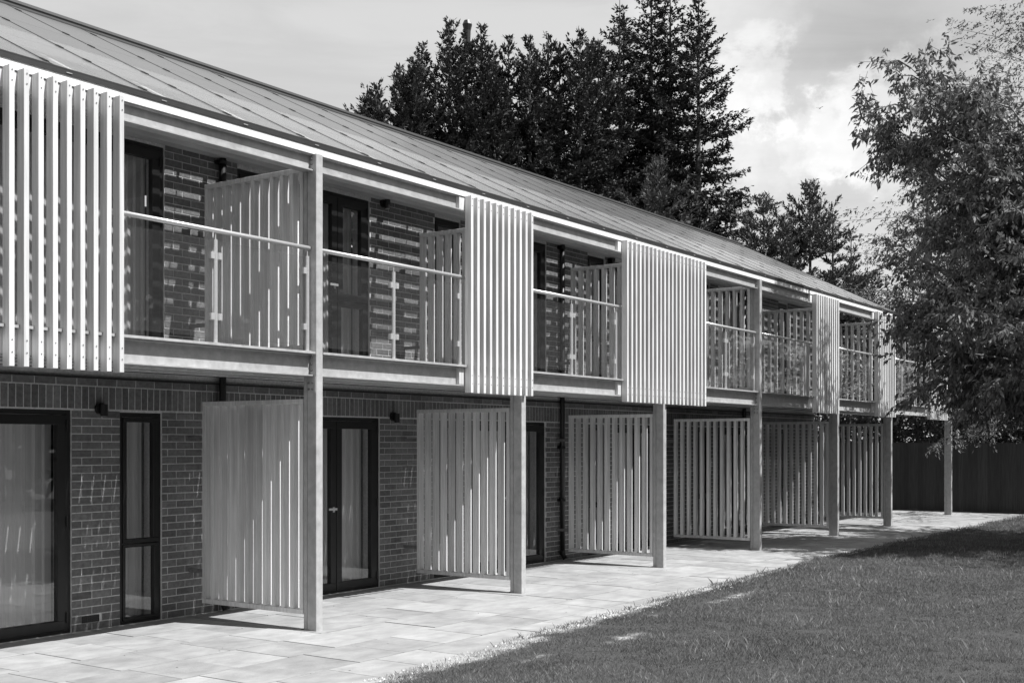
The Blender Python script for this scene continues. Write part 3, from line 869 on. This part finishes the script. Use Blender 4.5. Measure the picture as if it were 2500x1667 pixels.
def conifer_tree(name, label, grp, x, y, leaders, m, seed, wood='bark', maxb=160, zlow=2.0, trunk_r=.2, br=1.0, **kw):
    rng = np.random.default_rng(seed)
    t = thing(name, label, 'tree', (x, y, 0), grp)
    Q, BR = conifer(leaders, rng, 0, **kw)
    quads('crown', Q, M[m], t, rnd=np.clip(rng.random(len(Q)) * .8 + .2 * rng.random(len(Q)), 0, 1))
    tb = MB()
    for (lx, ly, H, Rb, zs) in leaders:
        tb.tube([(lx * .15, ly * .15, 0), (lx * .8, ly * .8, H * .35), (lx, ly, H * .6), (lx, ly, H)], [trunk_r, trunk_r * .7, trunk_r * .42, .012], 7)
    ids = rng.permutation(len(BR))[:maxb]
    for i in ids:
        bx, by, bz, az, Lb, el = BR[i]; cu = kw.get('curve', .1)
        q = [(bx + math.cos(az) * math.cos(el) * Lb * s, by + math.sin(az) * math.cos(el) * Lb * s, bz + math.sin(el) * Lb * s + cu * Lb * s * s) for s in (0, .5, .95)]
        tb.tube(q, [.028 * br, .016 * br, .005], 4, False)
    tb.build('trunk', M[wood], t)
    return t


CD = (math.cos(rad(YAW)), math.sin(rad(YAW))); CR = (math.sin(rad(YAW)), -math.cos(rad(YAW)))


def site(px, depth):
    """ground point standing under a column of the photograph at a given distance"""
    a = (px - 1250) / 2926.0; return (depth * (CD[0] + a * CR[0]), depth * (CD[1] + a * CR[1]))


def zat(py, depth): return 1.785 + depth * (1082 - py) / 2926.0


firkw = dict(m='fir', whorl=.72, per=8, e_low=-.25, e_top=.55, curve=.28, twig=.40, tstep=.075, cstep=.045, cl=.15, cw=.07, lvar=.45, gap=.04, shape=.85, side_up=-.1)
d = 45
x, y = site(1705, d)
conifer_tree('fir_tree', 'tall slender dark fir, rightmost of the tall conifers above the roof', 'tall firs behind the building', x, y, [(0, 0, zat(-12, d), 3.3, 6.5)], seed=1, trunk_r=.26, **firkw)
d = 47
x, y = site(1590, d)
conifer_tree('fir_tree', 'tall dark fir with several leading tips reaching the top of the photo', 'tall firs behind the building', x, y,
             [(0, 0, zat(-75, d), 3.2, 7.0), (.45, -.6, zat(-60, d), 2.8, 7.5), (-.6, .9, zat(30, d), 2.6, 8)], seed=2, trunk_r=.28, **firkw)
d = 46
x, y = site(1513, d)
conifer_tree('fir_tree', 'narrow dark fir left of the many-tipped fir', 'tall firs behind the building', x, y, [(0, 0, zat(-2, d), 2.7, 7.0)], seed=3, trunk_r=.22, **firkw)

cypkw = dict(m='cyp', whorl=.55, per=7, e_low=.15, e_top=1.05, curve=.36, twig=.26, tstep=.055, cstep=.045, cl=.15, cw=.06, lvar=.6, gap=.0, tspread=.9, side_up=.1, shape=.72)


def cyp(px, py, d, Rb, lab, seed, leaders=(), **kw):
    x, y = site(px, d); L_ = [(0, 0, zat(py, d), Rb, 8.6)]
    for (dp, dpy, rb) in leaders:
        s = dp / 2926 * d; L_.append((CR[0] * s, CR[1] * s, zat(dpy, d), rb, 9.5))
    k = dict(cypkw); k.update(kw)
    return conifer_tree('cypress_tree', lab, 'cypress trees behind the ridge', x, y, L_, seed=seed, **k)


def cyps(px0, d, lab, seed, tips_, **kw):
    """one tree with several pointed leading shoots, given as (column, row, radius) in the photograph"""
    x, y = site(px0, d); L_ = []
    for (px, py, rb) in tips_:
        s = (px - px0) / 2926 * d; L_.append((CR[0] * s, CR[1] * s + RSEED.uniform(-.4, .4), zat(py, d), rb, 8.2))
    k = dict(cypkw); k.update(kw)
    return conifer_tree('cypress_tree', lab, 'cypress trees behind the ridge', x, y, L_, seed=seed, **k)


RSEED = random.Random(3)
cyps(1135, 41, 'tallest bushy cypress with a bare dark stub at its tip', 11, [(1085, 52, 1.9), (1140, 80, 1.9), (1168, 60, 1.5), (1035, 105, 1.5), (1198, 100, 1.5)])
cyps(985, 40, 'cypress left of the tallest one, stepping down toward the ridge', 12, [(990, 150, 1.9), (955, 165, 1.4), (1020, 180, 1.5)])
cyps(905, 39, 'small lowest cypress at the left end of the tree line', 13, [(908, 205, 1.6), (878, 250, 1.2), (935, 225, 1.4)])
cyps(1250, 42, 'cypress between the tallest one and the arching one', 14, [(1240, 100, 2.0), (1222, 140, 1.8), (1292, 95, 1.9)], m='fir', e_low=-.05, whorl=.8, per=7, twig=.36, curve=.4)
cyps(1365, 43, 'dark arching cypress left of the firs', 15, [(1345, 82, 2.2), (1400, 80, 2.1), (1372, 100, 1.8), (1320, 130, 1.8)], m='fir', e_low=-.05, whorl=.8, per=7, twig=.36, curve=.42)
cyps(1455, 44, 'dark cypress filling the gap before the firs', 16, [(1440, 112, 2.0), (1472, 95, 2.0)], m='fir', e_low=-.1, whorl=.8, per=7, twig=.36, curve=.4)
x, y = site(1140, 40.9)
st = MB().tube([(0, 0, zat(130, 40.9)), (.02, 0, zat(75, 40.9)), (.02, 0, zat(60, 40.9)), (.01, 0, zat(50, 40.9))], [.10, .12, .17, .10], 8)
cy = [o for o in bpy.data.objects if o.get('label', '').startswith('tallest bushy')][0]
so_ = st.build('trunk_stub', M['black'], cy, loc=(x - cy.location.x, y - cy.location.y, 0))

pinekw = dict(m='pine', maxb=40, whorl=.50, per=9, e_low=-.05, e_top=.85, curve=.30, twig=.40, tstep=.065, cstep=.05, cl=.145, cw=.048, lvar=.5, gap=.03, tspread=.8, side_up=.4, shape=.95)
for px, py, d, Rb, lab, sd, ex in [(1606, 385, 34, 2.3, 'paler small pine in front of the firs, just over the roof', 21, []), (1865, 478, 40, 2.7, 'pine with an open crown right of the firs', 22, [(-40, 520, 1.0), (50, 520, 1.0)]),
                                   (1978, 438, 41, 2.7, 'pointed pine beside the gap of bright sky', 23, [(-45, 520, 1.1), (55, 515, 1.1), (100, 560, .7)])]:
    x, y = site(px, d)
    L_ = [(0, 0, zat(py, d), Rb, 5.0)] + [(CR[0] * a / 2926 * d, CR[1] * a / 2926 * d, zat(b_, d), r_, 5.5) for a, b_, r_ in ex]
    conifer_tree('pine_tree', lab, 'pines behind the roof end', x, y, L_, seed=sd, trunk_r=.15, **pinekw)

# feathery larch behind the cherry, with hanging sprays
d = 34
x, y = site(2540, d)
conifer_tree('larch_tree', 'feathery larch with drooping sprays behind the cherry tree', None, x, y, [(0, 0, zat(-300, d), 8.3, 2.2), (-CR[0] * 3.2, -CR[1] * 3.2, zat(330, d), 3.6, 3.2)], m='larch', seed=31, wood='bark_pale', trunk_r=.2, maxb=150, br=.55,
             whorl=.50, per=9, e_low=.05, e_top=.6, curve=-.10, twig=.40, tstep=.25, cstep=.045, cl=.10, cw=.03, lvar=.4, tspread=.8, side_up=-.75, shape=.9)
# trees filling the far end behind the fence
for px, py, d, Rb, lab, sd in [(2290, 560, 43, 3.6, 'dark leafy tree far behind the fence, left one', 41), (2520, 520, 44, 4.0, 'dark leafy tree far behind the fence, right one', 42), (2120, 690, 44, 2.6, 'low dark tree behind the roof end', 43)]:
    x, y = site(px, d)
    conifer_tree('leafy_tree', lab, 'trees behind the fence', x, y, [(0, 0, zat(py, d), Rb, 1.2), (1.2, -.8, zat(py + 40, d), Rb * .8, 1.5)], m='hedge', seed=sd, trunk_r=.2,
                 whorl=.5, per=8, e_low=.2, e_top=1.0, curve=.0, twig=.5, tstep=.2, cstep=.09, cl=.13, cw=.07, lvar=.3, tspread=1.0, side_up=.1, shape=.45)

# hedge: dense leaves over a dark twiggy core
hrng = np.random.default_rng(5)
n = 42000; hy = hrng.uniform(-4, 14, n); hx = 33.2 + np.abs(hrng.normal(0, .55, n)) + .35 * smooth_noise(hy, hy * .2, 1.1, 9); hz = hrng.uniform(.3, 4.6, n) ** 1.0 + .5 * smooth_noise(hy, hy * 0, .9, 4)
P = np.stack([hx, hy, hz], -1); D = unit(hrng.normal(0, .6, (n, 3)) + np.array([-.7, 0, -.3])); nr_ = unit(hrng.normal(0, .7, (n, 3)) + np.array([-.6, -.3, .8]))
ht = thing('hedge', 'tall dark glossy-leaved hedge rising behind the timber fence', 'hedge', (0, 0, 0))
quads('leaves', leafquads(P, D, .13 * hrng.uniform(.6, 1.3, n), .06, hrng, nr_), M['hedge'], ht, kind='stuff')
hb = MB()
for _ in range(160):
    yy = R.uniform(-4, 14); hb.tube([(34.2, yy, 0), (34.0 + R.uniform(-.3, .3), yy + R.uniform(-.4, .4), 2), (33.6 + R.uniform(-.3, .3), yy + R.uniform(-.7, .7), R.uniform(3, 4.4))], [.05, .03, .01], 5)
hb.build('stems', M['bark'], ht)


# cherry tree: real limbs, drooping leafy twigs
def cherry(name, label, base, centre, rx, ry, rzv, nlimb, seed, leaf_n, spray, tips=()):
    rng = np.random.default_rng(seed); t = thing(name, label, 'tree', base)
    b0 = np.array(base); fork = b0 + np.array([rng.uniform(-.2, .2), rng.uniform(-.2, .2), 1.9])
    tb = MB(); loc = lambda p: tuple(p - b0)
    tb.tube([loc(b0), loc(b0 * .5 + fork * .5 + .05), loc(fork)], [.24, .19, .16], 10)
    c = np.array(centre); P = []; D = []
    targets = []
    for i in range(nlimb):
        ph = i * 2.39996 + rng.uniform(-.2, .2); zf = 1 - 1.75 * (i + .5) / nlimb; rr = math.sqrt(max(0, 1 - zf * zf))
        k = rng.uniform(.78, 1.0); targets.append(c + np.array([rx * rr * math.cos(ph), ry * rr * math.sin(ph), rzv * zf]) * k)
    targets += [np.array(q) for q in tips]
    for tg in targets:
        mid = fork * .45 + tg * .55 + np.array([0, 0, rng.uniform(.2, .7)])
        def lp(s): return (1 - s) ** 2 * fork + 2 * s * (1 - s) * mid + s * s * tg
        L_ = np.linalg.norm(tg - fork)
        tb.tube([loc(lp(s)) for s in (0, .2, .4, .6, .8, 1)], [.09, .07, .05, .034, .02, .007], 6, False)
        for j in range(int(4 + L_ * 2.0)):
            s = rng.uniform(.3, 1.0); p0 = lp(s); ax = unit((lp(min(1, s + .05)) - lp(s - .05))[None])[0]
            dv = unit((ax * .9 + rng.normal(0, .55, 3) + unit((p0 - c)[None])[0] * .35)[None])[0]
            sl_ = rng.uniform(.6, 1.3) * (1.25 - .75 * s)
            q1 = p0 + dv * sl_ * .5 + np.array([0, 0, .05]); q2 = p0 + dv * sl_ + np.array([0, 0, -.12 * sl_])
            tb.tube([loc(p0), loc(q1), loc(q2)], [.022, .013, .004], 4, False)
            for m_ in range(spray):
                u = rng.uniform(.05, 1.0); w0 = p0 + (q1 - p0) * min(1, u * 2) + (q2 - q1) * max(0, u * 2 - 1)
                tdir = unit((dv * .8 + rng.normal(0, .6, 3) * np.array([1, 1, .5]))[None])[0]; tl = rng.uniform(.25, .6)
                if rng.random() < .35: tb.tube([loc(w0), loc(w0 + tdir * tl)], [.006, .003], 3, False)
                n_ = leaf_n; uu = rng.random(n_) ** .8
                pp = w0 + tdir * (uu * tl)[:, None] + np.array([0, 0, -.06]) * (uu ** 2)[:, None] + rng.normal(0, .02, (n_, 3))
                dd = unit(rng.normal(0, .38, (n_, 3)) + tdir * .45 + np.array([0, 0, -.75])); P.append(pp); D.append(dd)
    P = np.concatenate(P) - b0; D = np.concatenate(D); n = len(P)
    S = unit(rng.normal(0, 1, (n, 3)) + np.array([0, -.3, .6]))
    lf = leafquads(P, D, .12 * rng.uniform(.5, 1.3, n), .045 * rng.uniform(.7, 1.2, n), rng, S)
    quads('leaves', lf, M['cherry'], t)
    tb.build('branches', M['bark_pale'], t)
    print(name, n, 'leaves')
    return t


def at(px, py, d):
    px += (8 if py < 400 else 70 if py < 760 else 15) if d < 25 else 0
    x, y = site(px, d); return (x, y, zat(py, d))


tips = [at(2090, 285, 20.5), at(2215, 165, 20), at(2130, 330, 21), at(2250, 240, 19.5), at(2320, 190, 19.5), at(2380, 230, 19), at(2150, 620, 21), at(2180, 540, 20), at(2200, 700, 21), at(2230, 830, 20.5), at(2190, 765, 21),
        at(2300, 890, 20), at(2260, 930, 20.5), at(2330, 950, 21), at(2400, 970, 21), at(2170, 450, 21), at(2450, 250, 18.5), at(2490, 480, 17.5), at(2420, 620, 18), at(2350, 760, 19), at(2480, 820, 18), at(2280, 560, 19.5), at(2240, 440, 19.5), at(2330, 400, 19),
        at(2400, 500, 18.5), at(2300, 680, 19.5), at(2450, 720, 18), at(2250, 330, 20), at(2420, 900, 19), at(2340, 860, 19.5), at(2245, 870, 20.5), at(2290, 820, 20), at(2325, 915, 20), at(2265, 790, 20.5), at(2215, 790, 21), at(2420, 800, 19), at(2460, 930, 19)]
tips += [at(2160, 300, 20.5), at(2180, 360, 20.5), at(2270, 200, 20), at(2200, 250, 20), at(2300, 260, 19.5), at(2350, 300, 19)]
tips += [(23.7 + R.uniform(-2.6, 2.6), 2.6 + R.uniform(-2.4, 2.6), 5.2 + R.uniform(-1.6, 1.8)) for _ in range(16)]
cherry('cherry_tree', 'large cherry tree with drooping leaves reaching over the balcony from the right', (24.2, 1.6, 0), (23.7, 2.2, 5.6), 4.6, 4.6, 3.0, 36, 77, 14, 8, tips)

# trees across the lawn, seen only in the window glass, and shading the far lawn
tr2 = cherry('garden_tree', 'leafy garden tree on the lawn, out of view to the right', (19.5, -3.2, 0), (19.8, -2.4, 5.2), 3.4, 3.4, 2.6, 20, 78, 12, 6)
n = 34000; q = np.random.default_rng(9); hx = q.uniform(-45, 60, n); hy = -15.5 - np.abs(q.normal(0, .8, n)); hz = q.uniform(0, 1, n) ** .85 * (12.5 + 2.2 * smooth_noise(hx, hx * .1, .45, 6))
hy = hy + .8 * smooth_noise(hx, hz, .9, 12)
bh = thing('sky_blocking_tree_belt', 'belt of dense trees across the lawn behind the camera, made tall to block low sky light', 'tree', (0, 0, 0))  # height added to block low sky light from the recessed walls
quads('leaves', leafquads(np.stack([hx, hy, hz], -1), unit(q.normal(0, 1, (n, 3)) * np.array([1, .35, 1])), .8, .62, q, unit(q.normal(0, .5, (n, 3)) + np.array([0, 1, 0]))), M['hedge'], bh, kind='stuff')
tk = MB()
for i in range(26): tk.tube([(-42 + i * 4 + R.uniform(-1, 1), -16.5, 0), (-42 + i * 4 + R.uniform(-1, 1), -16.5, 10)], [.25, .08], 7)
tk.build('trunks', M['bark'], bh, kind='stuff')

# a bird in the sky
bd = at(2001, 265, 70)
bm = MB(); bm.add([(-.12, 0, 0), (0, -.035, .01), (.16, 0, .0), (0, .035, .01), (0, 0, -.03)], [(0, 1, 4), (1, 2, 4), (2, 3, 4), (3, 0, 4), (0, 3, 2, 1)])
bm.add([(-.03, 0, .01), (.05, 0, .01), (.03, -.22, .09), (-.02, -.2, .085)], [(0, 1, 2, 3)]).add([(-.03, 0, .01), (.05, 0, .01), (.03, .22, .09), (-.02, .2, .085)], [(0, 3, 2, 1)])
bo = bm.build('bird', M['black'], loc=bd); tag(bo, 'tiny dark bird flying in front of the bright cloud', 'bird')
open('/tmp/stat.txt','w').write(repr({o.name: len(o.data.polygons) for o in bpy.data.objects if o.type == 'MESH' and len(o.data.polygons) > 8000})) if False else None
print('objects', len(bpy.data.objects), 'tris', sum(len(o.data.polygons) * 2 for o in bpy.data.objects if o.type == 'MESH'))
